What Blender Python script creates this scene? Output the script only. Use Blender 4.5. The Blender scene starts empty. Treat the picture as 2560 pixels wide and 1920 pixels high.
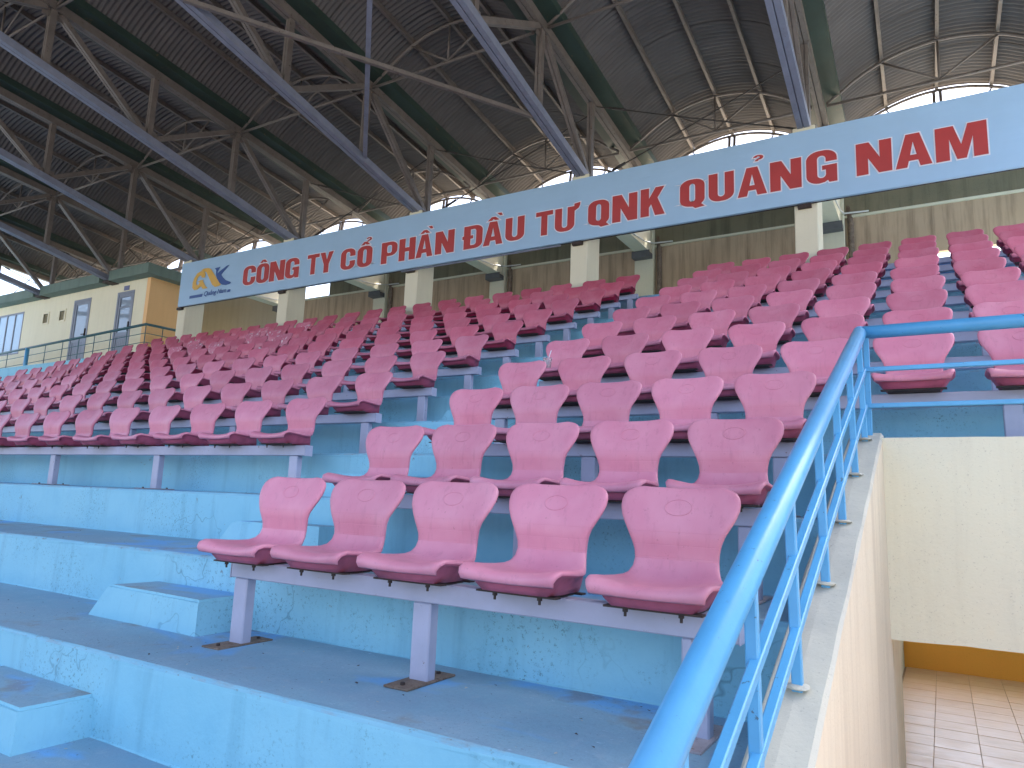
import bpy, bmesh, math, random
from mathutils import Vector, Matrix
random.seed(7)
C = bpy.context.scene.collection
R = math.radians

# ------------------------------------------------------------------ camera, sky, sun, exposure
cam = bpy.data.cameras.new('camera'); camo = bpy.data.objects.new('camera', cam); C.objects.link(camo)
cam.sensor_width = 36; cam.lens = 25.075; cam.clip_start = 0.05; cam.clip_end = 2000
_r = Vector((0.85945534, 0.50969922, 0.0392839)); _u = Vector((0.04866613, -0.15807211, 0.98622757)); _w = Vector((-0.50888911, 0.84570675, 0.16066101))
CAM = Vector((2.56957885, -2.31885589, 0.00360714))
camo.matrix_world = Matrix(((_r.x, _u.x, -_w.x, CAM.x), (_r.y, _u.y, -_w.y, CAM.y), (_r.z, _u.z, -_w.z, CAM.z), (0, 0, 0, 1)))
bpy.context.scene.camera = camo

SUN_EL, SUN_AZ = R(66), R(12)          # the sun stands behind the stand (towards +Y), a little to the right
sd = Vector((math.sin(SUN_AZ) * math.cos(SUN_EL), math.cos(SUN_AZ) * math.cos(SUN_EL), math.sin(SUN_EL)))
wd = bpy.data.worlds.new('World'); bpy.context.scene.world = wd; wd.use_nodes = True
nt = wd.node_tree; nt.nodes.clear()
sk = nt.nodes.new('ShaderNodeTexSky'); sk.sky_type = 'NISHITA'; sk.sun_disc = False
sk.sun_elevation = SUN_EL; sk.sun_rotation = SUN_AZ; sk.air_density = 0.8; sk.dust_density = 5.0; sk.ozone_density = 0.6
bg = nt.nodes.new('ShaderNodeBackground'); bg.inputs[1].default_value = 0.15
wo = nt.nodes.new('ShaderNodeOutputWorld')
nt.links.new(sk.outputs[0], bg.inputs[0]); nt.links.new(bg.outputs[0], wo.inputs[0])
sl = bpy.data.lights.new('sun', 'SUN'); sl.energy = 4.0; sl.angle = R(0.5); sl.color = (1, 0.95, 0.88)
so = bpy.data.objects.new('sun', sl); C.objects.link(so); so.rotation_euler = sd.to_track_quat('Z', 'Y').to_euler(); so.location = (0, 60, 60)
vs = bpy.context.scene.view_settings
vs.view_transform = 'Standard'; vs.look = 'None'; vs.exposure = 2.45; vs.gamma = 1; vs.use_curve_mapping = False
cy = bpy.context.scene.cycles
cy.max_bounces = 10; cy.diffuse_bounces = 6; cy.glossy_bounces = 4; cy.use_denoising = True

# ------------------------------------------------------------------ material helpers
class G:
    """small node-graph helper"""
    def __init__(s, name):
        s.m = bpy.data.materials.new(name); s.m.use_nodes = True; s.t = s.m.node_tree; s.t.nodes.clear()
        s.o = s.t.nodes.new('ShaderNodeOutputMaterial'); s.b = s.t.nodes.new('ShaderNodeBsdfPrincipled')
        s.t.links.new(s.b.outputs[0], s.o.inputs[0]); s.tc = s.t.nodes.new('ShaderNodeTexCoord'); s.v = s.tc.outputs['Object']
    def n(s, k): return s.t.nodes.new(k)
    def l(s, a, b): s.t.links.new(a, b)
    def shift(s):
        oi = s.n('ShaderNodeObjectInfo'); a = s.n('ShaderNodeVectorMath'); a.operation = 'SCALE'; a.inputs[0].default_value = (17, 31, 23)
        s.l(oi.outputs['Random'], a.inputs['Scale']); b = s.n('ShaderNodeVectorMath'); s.l(s.v, b.inputs[0]); s.l(a.outputs[0], b.inputs[1]); s.v = b.outputs[0]
    def map(s, sc):
        m = s.n('ShaderNodeMapping'); m.inputs['Scale'].default_value = sc; s.l(s.v, m.inputs[0]); return m.outputs[0]
    def noise(s, scale=5, detail=4, rough=.6, sc=None, dist=0):
        x = s.n('ShaderNodeTexNoise'); x.inputs['Scale'].default_value = scale; x.inputs['Detail'].default_value = detail
        x.inputs['Roughness'].default_value = rough; x.inputs['Distortion'].default_value = dist
        s.l(s.map(sc) if sc else s.v, x.inputs['Vector']); return x.outputs['Fac']
    def ramp(s, f, lo, hi, a=0., b=1.):
        r = s.n('ShaderNodeMapRange'); r.clamp = True; s.l(f, r.inputs[0])
        for i, q in enumerate((lo, hi, a, b)): r.inputs[i + 1].default_value = q
        return r.outputs[0]
    def math(s, op, a, b=None):
        m = s.n('ShaderNodeMath'); m.operation = op
        for i, q in enumerate((a, b)):
            if q is None: continue
            if isinstance(q, (int, float)): m.inputs[i].default_value = q
            else: s.l(q, m.inputs[i])
        return m.outputs[0]
    def mix(s, f, a, b):
        m = s.n('ShaderNodeMix'); m.data_type = 'RGBA'
        if isinstance(f, (int, float)): m.inputs[0].default_value = f
        else: s.l(f, m.inputs[0])
        for i, q in ((6, a), (7, b)):
            if isinstance(q, tuple): m.inputs[i].default_value = (*q[:3], 1)
            else: s.l(q, m.inputs[i])
        return m.outputs[2]
    def bump(s, h, st=.3, d=.01, prev=None):
        b = s.n('ShaderNodeBump'); b.inputs['Strength'].default_value = st; b.inputs['Distance'].default_value = d; s.l(h, b.inputs['Height'])
        if prev: s.l(prev, b.inputs['Normal'])
        s.l(b.outputs[0], s.b.inputs['Normal']); return b.outputs[0]
    def done(s, col, rough=.6, metal=0, spec=.5):
        if isinstance(col, tuple): s.b.inputs['Base Color'].default_value = (*col[:3], 1)
        else: s.l(col, s.b.inputs['Base Color'])
        if isinstance(rough, (int, float)): s.b.inputs['Roughness'].default_value = rough
        else: s.l(rough, s.b.inputs['Roughness'])
        s.b.inputs['Metallic'].default_value = metal; s.b.inputs['Specular IOR Level'].default_value = spec
        return s.m

def mul(c, k): return tuple(x * k for x in c)

def m_blue_riser():
    g = G('blue_painted_plaster'); base = (0.225, 0.53, 0.66)
    c = g.mix(g.ramp(g.noise(1.3, 4), .35, .7), base, (0.28, 0.58, 0.69))
    c = g.mix(g.ramp(g.noise(7, 5, .7), .48, .75, 0, .22), c, (0.12, 0.38, 0.56))
    # old drips running down the face
    c = g.mix(g.ramp(g.noise(1, 5, .65, (9, 9, .9)), .53, .72, 0, .30), c, (0.10, 0.26, 0.36))
    # mould specks, gathered in patches
    patch = g.ramp(g.noise(1.5, 4, .6), .47, .64)
    sp = g.ramp(g.noise(75, 4, .8), .57, .63)
    c = g.mix(g.math('MULTIPLY', g.math('MULTIPLY', sp, patch), .75), c, (0.04, 0.10, 0.13))
    # chipped paint
    ch = g.math('MULTIPLY', g.ramp(g.noise(11, 6, .7, None, .4), .665, .675), g.ramp(g.noise(.9, 2), .50, .58))
    c = g.mix(ch, c, (0.17, 0.20, 0.22))
    # hairline cracks
    v = g.n('ShaderNodeTexVoronoi'); v.feature = 'DISTANCE_TO_EDGE'; v.inputs['Scale'].default_value = 1.4
    wv = g.n('ShaderNodeVectorMath'); nz = g.n('ShaderNodeTexNoise'); nz.inputs['Scale'].default_value = 6; g.l(g.v, nz.inputs['Vector'])
    sc = g.n('ShaderNodeVectorMath'); sc.operation = 'SCALE'; sc.inputs['Scale'].default_value = .28; g.l(nz.outputs['Color'], sc.inputs[0])
    g.l(g.v, wv.inputs[0]); g.l(sc.outputs[0], wv.inputs[1]); g.l(wv.outputs[0], v.inputs['Vector'])
    cr = g.math('MULTIPLY', g.ramp(v.outputs['Distance'], .0, .006, 1, 0), g.ramp(g.noise(.8, 2), .52, .6))
    c = g.mix(g.math('MULTIPLY', cr, .55), c, (0.05, 0.14, 0.2))
    b = g.bump(g.noise(60, 4, .65), .18, .006); b = g.bump(g.noise(6, 4), .25, .012, b); g.bump(ch, .5, -.004, b)
    return g.done(c, .62)

def m_blue_tread():
    g = G('worn_blue_concrete')
    c = g.mix(g.ramp(g.noise(1.1, 5, .6), .35, .68), (0.185, 0.355, 0.46), (0.285, 0.455, 0.535))
    c = g.mix(g.ramp(g.noise(5, 6, .7), .4, .72, 0, .6), c, (0.24, 0.34, 0.44))
    c = g.mix(g.ramp(g.noise(120, 4, .8), .40, .62, 0, .30), c, (0.16, 0.25, 0.33))
    c = g.mix(g.ramp(g.noise(14, 5, .75), .54, .66, 0, .35), c, (0.33, 0.44, 0.50))
    c = g.mix(g.ramp(g.noise(.9, 4, .55, (1, 1.4, 1), .6), .545, .60, 0, .7), c, (0.13, 0.41, 0.78))
    c = g.mix(g.ramp(g.noise(2.3, 4, .6), .585, .66, 0, .6), c, (0.24, 0.21, 0.16))
    sp = g.math('MULTIPLY', g.ramp(g.noise(55, 4, .8), .60, .64), g.ramp(g.noise(2.1, 3), .40, .6))
    c = g.mix(g.math('MULTIPLY', sp, .65), c, (0.07, 0.09, 0.11))
    wh = g.math('MULTIPLY', g.ramp(g.noise(24, 4, .8, (1, 2.2, 1)), .645, .665), g.ramp(g.noise(1.3, 2), .45, .55))
    c = g.mix(g.math('MULTIPLY', wh, .8), c, (0.42, 0.58, 0.70))
    b = g.bump(g.noise(45, 5, .7), .35, .006); g.bump(g.noise(5, 4), .3, .012, b)
    return g.done(c, .7)

def m_plaster(name, a, b_, dirt, rough=.75, streak=.35, mould=.4):
    g = G(name)
    c = g.mix(g.ramp(g.noise(.8, 4), .35, .68), a, b_)
    c = g.mix(g.ramp(g.noise(1, 5, .65, (7, 7, .5)), .47, .68, 0, streak), c, dirt)
    sp = g.math('MULTIPLY', g.ramp(g.noise(60, 5, .8), .585, .64), g.ramp(g.noise(1.6, 3), .46, .62))
    c = g.mix(g.math('MULTIPLY', sp, mould), c, mul(dirt, .45))
    pit = g.ramp(g.noise(110, 3, .7), .64, .68)
    c = g.mix(g.math('MULTIPLY', pit, .35), c, mul(dirt, .5))
    b = g.bump(g.noise(50, 5, .7), .25, .006); g.bump(g.noise(5, 4), .3, .012, b)
    return g.done(c, rough)

def m_paint(name, col, rough=.45, var=.12, chip=None, chipamt=.0, bump=.12, grime=.25, scale=6, spec=.5):
    g = G(name); g.shift()
    c = g.mix(g.ramp(g.noise(scale, 4), .35, .7), mul(col, 1 - var), mul(col, 1 + var))
    if grime: c = g.mix(g.ramp(g.noise(scale * .45, 5, .7), .52, .78, 0, grime), c, mul(col, .55))
    if chip:
        m = g.ramp(g.noise(scale * 4.2, 5, .72), .66 - chipamt, .68 - chipamt)
        m = g.math('MULTIPLY', m, g.ramp(g.noise(scale * .6, 2), .40, .55))
        c = g.mix(m, c, chip)
    if bump: g.bump(g.noise(scale * 9, 3), bump, .003)
    return g.done(c, rough, 0, spec)

def m_seat(name, stains=False):
    g = G(name); oi = g.n('ShaderNodeObjectInfo'); base = oi.outputs['Color']
    obj_v = g.v; g.shift()
    pale = g.mix(1.0, base, base)
    hs = g.n('ShaderNodeHueSaturation'); hs.inputs['Saturation'].default_value = .86; hs.inputs['Value'].default_value = 1.14; g.l(base, hs.inputs['Color'])
    c = g.mix(g.ramp(g.noise(5, 3), .4, .7, 0, .6), base, hs.outputs[0])
    hd = g.n('ShaderNodeHueSaturation'); hd.inputs['Value'].default_value = .72; g.l(base, hd.inputs['Color'])
    c = g.mix(g.ramp(g.noise(1, 5, .7, (40, 40, 5)), .54, .72, 0, .4), c, hd.outputs[0])
    c = g.mix(g.ramp(g.noise(60, 3, .7), .66, .70, 0, .55), c, hd.outputs[0])
    if stains: c = g.mix(g.ramp(g.noise(16, 5, .75), .57, .61, 0, .85), c, (.75, .68, .70))
    # moulded lines across the back and fine grain
    sx = g.n('ShaderNodeSeparateXYZ'); g.l(obj_v, sx.inputs[0])
    lines = None
    for z in (.125, .165, .205):
        d = g.ramp(g.math('ABSOLUTE', g.math('SUBTRACT', sx.outputs[2], z)), 0, .0016, 1, 0)
        lines = d if lines is None else g.math('MAXIMUM', lines, d)
    pp = g.math('PINGPONG', g.math('ADD', sx.outputs[0], .5), .025)
    vl = g.math('MULTIPLY', g.ramp(pp, 0, .0012, 1, 0), g.ramp(sx.outputs[2], .20, .21, .5, 0))
    lines = g.math('MAXIMUM', lines, vl)
    b = g.bump(g.math('MULTIPLY', lines, -1), .35, .002)
    g.bump(g.noise(260, 2), .10, .001, b)
    return g.done(c, .42, 0, .4)

M = {}
M['riser'] = m_blue_riser(); M['tread'] = m_blue_tread()
def m_nosing():
    g = G('chipped_step_edge')
    c = g.mix(g.ramp(g.noise(3, 4), .4, .65), (0.20, 0.46, 0.60), (0.24, 0.50, 0.62))
    worn = g.ramp(g.noise(4, 6, .75, (1, 3, 3)), .50, .60, 0, .85)
    c = g.mix(worn, c, (0.24, 0.38, 0.46))
    chip = g.ramp(g.noise(19, 6, .78, (1, 1.6, 1.6)), .605, .625)
    c = g.mix(g.math('MULTIPLY', chip, .8), c, (0.20, 0.21, 0.21))
    b = g.bump(g.noise(45, 5, .7), .3, .006); g.bump(chip, .6, -.005, b)
    return g.done(c, .7)
M['nosing'] = m_nosing()
M['cream'] = m_plaster('cream_plaster', (0.74, 0.72, 0.53), (0.68, 0.67, 0.52), (0.50, 0.47, 0.35), streak=.22)
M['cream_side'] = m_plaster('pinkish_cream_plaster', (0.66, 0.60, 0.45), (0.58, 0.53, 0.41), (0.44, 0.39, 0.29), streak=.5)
M['cap'] = m_plaster('weathered_parapet_cap', (0.54, 0.52, 0.41), (0.37, 0.375, 0.335), (0.24, 0.245, 0.23), streak=.2, mould=.5)
M['column'] = m_plaster('cream_column_paint', (0.74, 0.68, 0.50), (0.68, 0.62, 0.46), (0.50, 0.44, 0.32), streak=.18, mould=.2)
M['facade'] = m_plaster('cream_facade_paint', (0.82, 0.75, 0.55), (0.78, 0.71, 0.51), (0.56, 0.50, 0.37), streak=.15, mould=.1)
M['orange'] = m_plaster('orange_wall_paint', (0.88, 0.53, 0.24), (0.85, 0.50, 0.22), (0.66, 0.38, 0.16), streak=.15, mould=.1)
M['amber'] = m_plaster('amber_wall_paint', (0.95, 0.42, 0.065), (0.93, 0.40, 0.06), (0.62, 0.27, 0.05), streak=.1, mould=.05)
M['backwall'] = m_plaster('streaked_tan_wall', (0.50, 0.355, 0.23), (0.43, 0.305, 0.195), (0.20, 0.135, 0.08), streak=.75, mould=.3)
M['ring'] = m_plaster('mossy_concrete', (0.24, 0.20, 0.12), (0.17, 0.15, 0.09), (0.06, 0.055, 0.03), streak=.5, mould=.6)
M['green_band'] = m_plaster('faded_green_paint', (0.16, 0.22, 0.185), (0.12, 0.18, 0.15), (0.09, 0.12, 0.10))
M['lilac'] = m_paint('lilac_steel_paint', (0.40, 0.41, 0.52), .4, .07, (0.16, 0.12, 0.10), .0, .06, .2)
M['chord'] = m_paint('blue_grey_steel_paint', (0.185, 0.20, 0.255), .5, .1, (0.12, 0.09, 0.08), .02, .08, .3)
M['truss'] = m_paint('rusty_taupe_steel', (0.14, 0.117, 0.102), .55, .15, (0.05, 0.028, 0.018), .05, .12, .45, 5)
M['gutter'] = m_paint('dark_green_gutter', (0.024, 0.044, 0.034), .5, .2, (0.10, 0.075, 0.035), .03, .08, .4, 2)
M['rail'] = m_paint('glossy_blue_rail_paint', (0.095, 0.36, 0.62), .32, .06, (0.06, 0.13, 0.19), .012, .10, .2, 9)
M['teal'] = m_paint('teal_rail_paint', (0.05, 0.14, 0.16), .4, .1, (0.1, 0.1, 0.08), 0, .05, .2)
M['rust'] = m_paint('rusty_plate', (0.20, 0.145, 0.105), .8, .3, (0.10, 0.045, 0.02), .1, .5, .5, 14)
M['plate'] = m_paint('painted_foot_plate', (0.36, 0.32, 0.33), .7, .15, (0.12, 0.06, 0.03), .06, .3, .4, 14)
M['dark'] = m_paint('dark_rusty_steel', (0.035, 0.022, 0.018), .7, .3, (0.09, 0.035, 0.015), .08, .3, .3, 20)
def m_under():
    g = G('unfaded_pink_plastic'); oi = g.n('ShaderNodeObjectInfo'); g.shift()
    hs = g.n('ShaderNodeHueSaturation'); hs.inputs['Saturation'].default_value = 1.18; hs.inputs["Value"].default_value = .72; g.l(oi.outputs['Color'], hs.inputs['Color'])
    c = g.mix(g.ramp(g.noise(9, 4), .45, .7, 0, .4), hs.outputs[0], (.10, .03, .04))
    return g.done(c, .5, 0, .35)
M['seat_under'] = m_under()
M['seat'] = m_seat('faded_pink_plastic'); M['seat_stain'] = m_seat('pink_plastic_with_droppings', True)
M['grey'] = m_paint('grey_door_frame', (0.21, 0.225, 0.27), .4, .05, None, 0, .03, .1)
M['bracket'] = m_paint('grey_bracket_steel', (0.12, 0.115, 0.115), .6, .15, (0.1, 0.05, 0.03), .0, .05, .4)
M['plainwall'] = m_plaster('plain_tan_wall', (0.40, 0.345, 0.25), (0.365, 0.315, 0.23), (0.26, 0.22, 0.155), streak=.3, mould=.1)
M['cable'] = m_paint('dark_steel_rod', (0.035, 0.028, 0.024), .6, .2, (0.1, 0.05, 0.03), .05, 0, .2)
M['conduit'] = m_paint('white_conduit', (0.62, 0.60, 0.54), .5, .05, None, 0, 0, .2)
M['sign'] = m_paint('pale_blue_sign_vinyl', (0.34, 0.50, 0.66), .38, .03, (0.22, 0.30, 0.38), -.05, .0, .16, 1.5)
def ripple(m):
    t = m.node_tree; b = t.nodes.new('ShaderNodeBump'); b.inputs['Strength'].default_value = .35; b.inputs['Distance'].default_value = .02
    tc = t.nodes.new('ShaderNodeTexCoord'); mp = t.nodes.new('ShaderNodeMapping'); mp.inputs['Scale'].default_value = (.5, 1, 3.0); n = t.nodes.new('ShaderNodeTexNoise'); n.inputs['Scale'].default_value = 2.2; n.inputs['Detail'].default_value = 4
    t.links.new(tc.outputs['Object'], mp.inputs[0]); t.links.new(mp.outputs[0], n.inputs['Vector']); t.links.new(n.outputs['Fac'], b.inputs['Height'])
    t.links.new(b.outputs[0], [q for q in t.nodes if q.type == 'BSDF_PRINCIPLED'][0].inputs['Normal'])
ripple(M['sign'])
M['red'] = m_paint('red_vinyl', (0.42, 0.042, 0.036), .4, .06, None, 0, 0, .08, 4)
M['white'] = m_paint('white_vinyl', (0.72, 0.70, 0.76), .4, .02, None, 0, 0, .03)
M['yellow'] = m_paint('ochre_vinyl', (0.66, 0.38, 0.07), .4, .03, None, 0, 0, .05)
M['navy'] = m_paint('navy_vinyl', (0.035, 0.085, 0.27), .4, .03, None, 0, 0, .05)
M['plaque'] = m_paint('slate_blue_plaque', (0.14, 0.15, 0.27), .4, .05, None, 0, 0, .05)
M['ground'] = m_plaster('dry_ground', (0.19, 0.185, 0.165), (0.16, 0.155, 0.14), (0.12, 0.115, 0.10))
M['void'] = m_paint('dark_interior', (0.03, 0.028, 0.025), .8, .1, None, 0, 0, 0)

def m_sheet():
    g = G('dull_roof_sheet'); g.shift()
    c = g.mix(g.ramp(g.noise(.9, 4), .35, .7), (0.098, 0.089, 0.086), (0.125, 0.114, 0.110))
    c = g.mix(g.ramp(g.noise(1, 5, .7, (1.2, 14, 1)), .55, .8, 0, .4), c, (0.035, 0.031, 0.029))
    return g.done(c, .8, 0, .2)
M['sheet'] = m_sheet()

def m_tile():
    g = G('glazed_floor_tile'); g.shift()
    c = g.mix(g.ramp(g.noise(3, 5, .7, (1.5, 9, 1)), .35, .7), (0.60, 0.32, 0.17), (0.70, 0.42, 0.25))
    c = g.mix(g.ramp(g.noise(2.2, 5, .7), .55, .75, 0, .35), c, (0.40, 0.24, 0.16))
    g.bump(g.noise(5, 3, .6, (1, 8, 1)), .05, .004)
    return g.done(c, g.ramp(g.noise(4, 4), .3, .8, .28, .46), 0, .38)
M['tile'] = m_tile(); M['grout'] = m_paint('tile_grout', (0.40, 0.23, 0.15), .8, .1, None, 0, .1, .2)

def m_glass(name, tint, alpha=.35):
    g = G(name); g.b.inputs['Transmission Weight'].default_value = alpha
    return g.done(tint, .04, 0, .8)
M['glass'] = m_glass('door_glass', (0.42, 0.50, 0.60), .35)
M['film'] = m_glass('pale_blue_window_film', (0.40, 0.56, 0.74), .1)
def m_cup():
    g = G('clear_cup_plastic'); g.b.inputs['Transmission Weight'].default_value = .8
    return g.done((.9, .88, .88), .12)
M['cup'] = m_cup()

# ------------------------------------------------------------------ geometry helpers
def obj(name, bm, mats, parent=None, smooth=False):
    me = bpy.data.meshes.new(name); bm.normal_update(); bm.to_mesh(me); bm.free()
    for m in (mats if isinstance(mats, (list, tuple)) else [mats]): me.materials.append(M[m] if isinstance(m, str) else m)
    if smooth:
        for p in me.polygons: p.use_smooth = True
    o = bpy.data.objects.new(name, me); C.objects.link(o)
    if parent: o.parent = parent
    return o
def inst(name, me, parent=None, loc=(0, 0, 0), rot=(0, 0, 0), scale=None):
    o = bpy.data.objects.new(name, me); C.objects.link(o); o.parent = parent; o.location = loc; o.rotation_euler = rot
    if scale: o.scale = scale
    return o
def empty(name, loc=(0, 0, 0), parent=None):
    o = bpy.data.objects.new(name, None); o.empty_display_size = .1; C.objects.link(o); o.location = loc; o.parent = parent; return o
def tag(o, label=None, cat=None, group=None, kind=None):
    if label: o['label'] = label
    if cat: o['category'] = cat
    if group: o['group'] = group
    if kind: o['kind'] = kind
    return o
def face(bm, vs, mi=0):
    f = bm.faces.new(vs); f.material_index = mi; return f
def box(bm, x0, x1, y0, y1, z0, z1, mi=0, bev=0, seg=1):
    vs = [bm.verts.new(p) for p in ((x0, y0, z0), (x1, y0, z0), (x1, y1, z0), (x0, y1, z0), (x0, y0, z1), (x1, y0, z1), (x1, y1, z1), (x0, y1, z1))]
    fs = [face(bm, [vs[i] for i in q], mi) for q in ((0, 3, 2, 1), (4, 5, 6, 7), (0, 1, 5, 4), (1, 2, 6, 5), (2, 3, 7, 6), (3, 0, 4, 7))]
    if bev:
        es = {e for f in fs for e in f.edges}
        bmesh.ops.bevel(bm, geom=list(es), offset=bev, segments=seg, affect='EDGES', profile=.5)
    return vs
def frame(p, q, up=Vector((0, 0, 1))):
    d = (q - p).normalized()
    if abs(d.dot(up)) > .98: up = Vector((0, 1, 0))
    s = d.cross(up).normalized(); t = s.cross(d).normalized()
    return d, s, t
def bar(bm, p, q, w, h, mi=0, up=Vector((0, 0, 1)), off=(0, 0), bev=0):
    p, q = Vector(p), Vector(q); d, s, t = frame(p, q, up); vs = []
    for c in (p, q):
        for a, b in ((-1, -1), (1, -1), (1, 1), (-1, 1)): vs.append(bm.verts.new(c + s * (a * w / 2 + off[0]) + t * (b * h / 2 + off[1])))
    fs = [face(bm, [vs[i] for i in qd], mi) for qd in ((0, 1, 2, 3), (7, 6, 5, 4), (0, 4, 5, 1), (1, 5, 6, 2), (2, 6, 7, 3), (3, 7, 4, 0))]
    if bev: bmesh.ops.bevel(bm, geom=list({e for f in fs for e in f.edges}), offset=bev, segments=1, affect='EDGES')
    return vs
def double(bm, p, q, w, h, gap=.012, up=Vector((0, 0, 1))):
    """two channels back to back, with the slit between them"""
    a = (w - gap) / 2
    bar(bm, p, q, a, h, 0, up, (-(gap + a) / 2, 0)); bar(bm, p, q, a, h, 0, up, ((gap + a) / 2, 0))
    bar(bm, p, q, gap, h * .5, 0, up, (0, 0))
def tube(bm, pts, r, n=10, cap=True, mi=0, closed=False):
    pts = [Vector(p) for p in pts]; rings = []; prev = None
    for i, p in enumerate(pts):
        a = pts[max(i - 1, 0)]; b = pts[min(i + 1, len(pts) - 1)]
        if closed: a = pts[i - 1]; b = pts[(i + 1) % len(pts)]
        d = (b - a).normalized()
        if prev is None: _, s, t = frame(Vector((0, 0, 0)), d)
        else:
            s = (prev - d * prev.dot(d)).normalized(); t = d.cross(s)
        prev = s; t = d.cross(s)
        k = 1.0
        if 0 < i < len(pts) - 1 or closed:
            d1 = (p - a).normalized(); k = 1 / max(.5, d1.dot(d))
        rings.append([bm.verts.new(p + (s * math.cos(2 * math.pi * j / n) + t * math.sin(2 * math.pi * j / n)) * r * k) for j in range(n)])
    m = len(rings)
    for i in range(m if closed else m - 1):
        A, B = rings[i], rings[(i + 1) % m]
        for j in range(n):
            f = face(bm, (A[j], A[(j + 1) % n], B[(j + 1) % n], B[j]), mi); f.smooth = True
    if cap and not closed: face(bm, rings[0][::-1], mi); face(bm, rings[-1], mi)
def one(name, fn, mats, parent=None, smooth=False):
    bm = bmesh.new(); fn(bm); return obj(name, bm, mats, parent, smooth)

ORD = ['', 'first', 'second', 'third', 'fourth', 'fifth', 'sixth', 'seventh', 'eighth', 'ninth', 'tenth', 'eleventh', 'twelfth', 'thirteenth', 'fourteenth', 'fifteenth', 'sixteenth',
       'seventeenth', 'eighteenth', 'nineteenth', 'twentieth', 'twenty-first', 'twenty-second', 'twenty-third', 'twenty-fourth']
def project(p):
    q = Vector(p) - CAM; z = q.dot(_w)
    return 1280 + 1783.08 * q.dot(_r) / z, 960 - 1783.08 * q.dot(_u) / z

# ------------------------------------------------------------------ the terrace
TD, TH = .7036, .3155
ey = lambda i: -.59 + (i - 1) * TD           # front edge of tread i
ez = lambda i: -.654 + (i - 1) * TH          # level of tread i
FLOOR = -1.70

def terrace(bm, x0, x1, i0, i1, back, base, yfront=None, step=.30, jitter=.0018):
    """one stepped sheet: risers (slot 0) and treads (slot 1), with worn nosings"""
    prof = [(ey(i0), base, 0)]
    for i in range(i0, i1 + 1):
        e, z = ey(i), ez(i)
        prof += [(e, z - .030, 0), (e, z - .014, 2), (e + .004, z - .004, 2), (e + .014, z, 2), (e + .035, z, 1)]
        end = ey(i + 1) if i < i1 else back
        prof += [(end - .008, z + .001, 1), (end, z + .007, 0)]
    n = max(1, int((x1 - x0) / step)); xs = [x0 + (x1 - x0) * k / n for k in range(n + 1)]
    rows = []
    for k, (y, z, m) in enumerate(prof):
        rows.append([bm.verts.new((x, y + random.uniform(-jitter, jitter), z + random.uniform(-jitter, jitter))) for x in xs])
    for k in range(len(prof) - 1):
        mi = 1 if (prof[k][2] == 1 and prof[k + 1][2] == 1) else (2 if prof[k][2] == 2 and prof[k + 1][2] == 2 else (1 if prof[k][2] == 2 else 0))
        for a in range(n): face(bm, (rows[k][a], rows[k][a + 1], rows[k + 1][a + 1], rows[k + 1][a]), mi)
    return rows
WALK = ez(13)
terr = tag(one('terrace', lambda bm: (terrace(bm, -6.5, 2.2, -2, 12, ey(13), FLOOR - .3), terrace(bm, -32, -6.5, -2, 12, ey(13), FLOOR - .3, step=.6)), ['riser', 'tread', 'nosing']), 'stepped blue concrete terrace with worn treads under the seats', 'terrace', kind='structure')
tag(one('terrace', lambda bm: (terrace(bm, 2.2, 5.0, 4, 12, ey(13), ez(4) - .09, step=.3), terrace(bm, 5.0, 9.0, -2, 12, ey(13), FLOOR - .3, step=.4)), ['riser', 'tread', 'nosing']), 'stepped blue concrete terrace above and beyond the sunken passage', 'terrace', kind='structure')
tag(one('walkway', lambda bm: (box(bm, -32, 9, ey(13), 11.3, 2.6, WALK + .004), box(bm, -14.1, 9, ey(13) - .002, ey(13) + .08, WALK - .3, WALK + .075)), 'tread'), 'blue concrete walkway along the top of the terrace', 'walkway', kind='structure')

# half steps in the aisle, one on each tread
def half_step(bm, i):
    y1 = ey(i + 1); y0 = y1 - .272; z0, z1 = ez(i), ez(i) + .157
    x0, x1 = -1.13, -.335; b = .035
    lo = [(x0 - .06, y0 - b * .3), (x1 + .01, y0 - b * .3), (x1 + .02, y1), (x0 - .06, y1)]
    hi = [(x0 + .07, y0 + .01), (x1 - .008, y0 + .004), (x1, y1), (x0 + .07, y1)]
    L = [bm.verts.new((x, y, z0 - .01)) for x, y in lo]; H = [bm.verts.new((x, y, z1 + random.uniform(-.004, .004))) for x, y in hi]
    for k in (0, 1, 3): face(bm, (L[k], L[(k + 1) % 4], H[(k + 1) % 4], H[k]), 0)
    face(bm, H, 1)
    bmesh.ops.bevel(bm, geom=[e for e in bm.edges if all(abs(v.co.z - z1) < .01 for v in e.verts)], offset=.012, segments=2, affect='EDGES')
for i in range(-2, 12):
    o = one('half_step', lambda bm: half_step(bm, i), ['riser', 'tread'])
    tag(o, 'blue concrete half step in the aisle ' + (('beside the ' + ORD[i] + ' right row of seats') if i > 0 else ('on the ledge just below the front seats' if i == 0 else ('on the second ledge below the front seats' if i == -1 else 'on the lowest ledge'))), 'step', 'half steps up the aisle')

def flakes(bm):
    for _ in range(420):
        i = random.choice((0, 0, 1, 1, 1, 2, 3)); x = random.uniform(-4.5, 2.1); y = ey(i) + random.uniform(.03, TD - .02); r = random.uniform(.002, .008)
        if -1.25 < x < -.28 and y > ey(i + 1) - .31: continue
        a0 = random.uniform(0, 6.3); vs = [bm.verts.new((x + r * random.uniform(.5, 1.2) * math.cos(a0 + k * 1.57), y + r * random.uniform(.4, 1) * math.sin(a0 + k * 1.57), ez(i) + .005 + random.uniform(0, .004))) for k in range(4)]
        face(bm, vs, random.choice((0, 0, 1)))
tag(one('paint_flakes', flakes, ['dark', 'cap']), 'scattered paint flakes and grit on the near blue treads', 'litter', kind='stuff')

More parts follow.
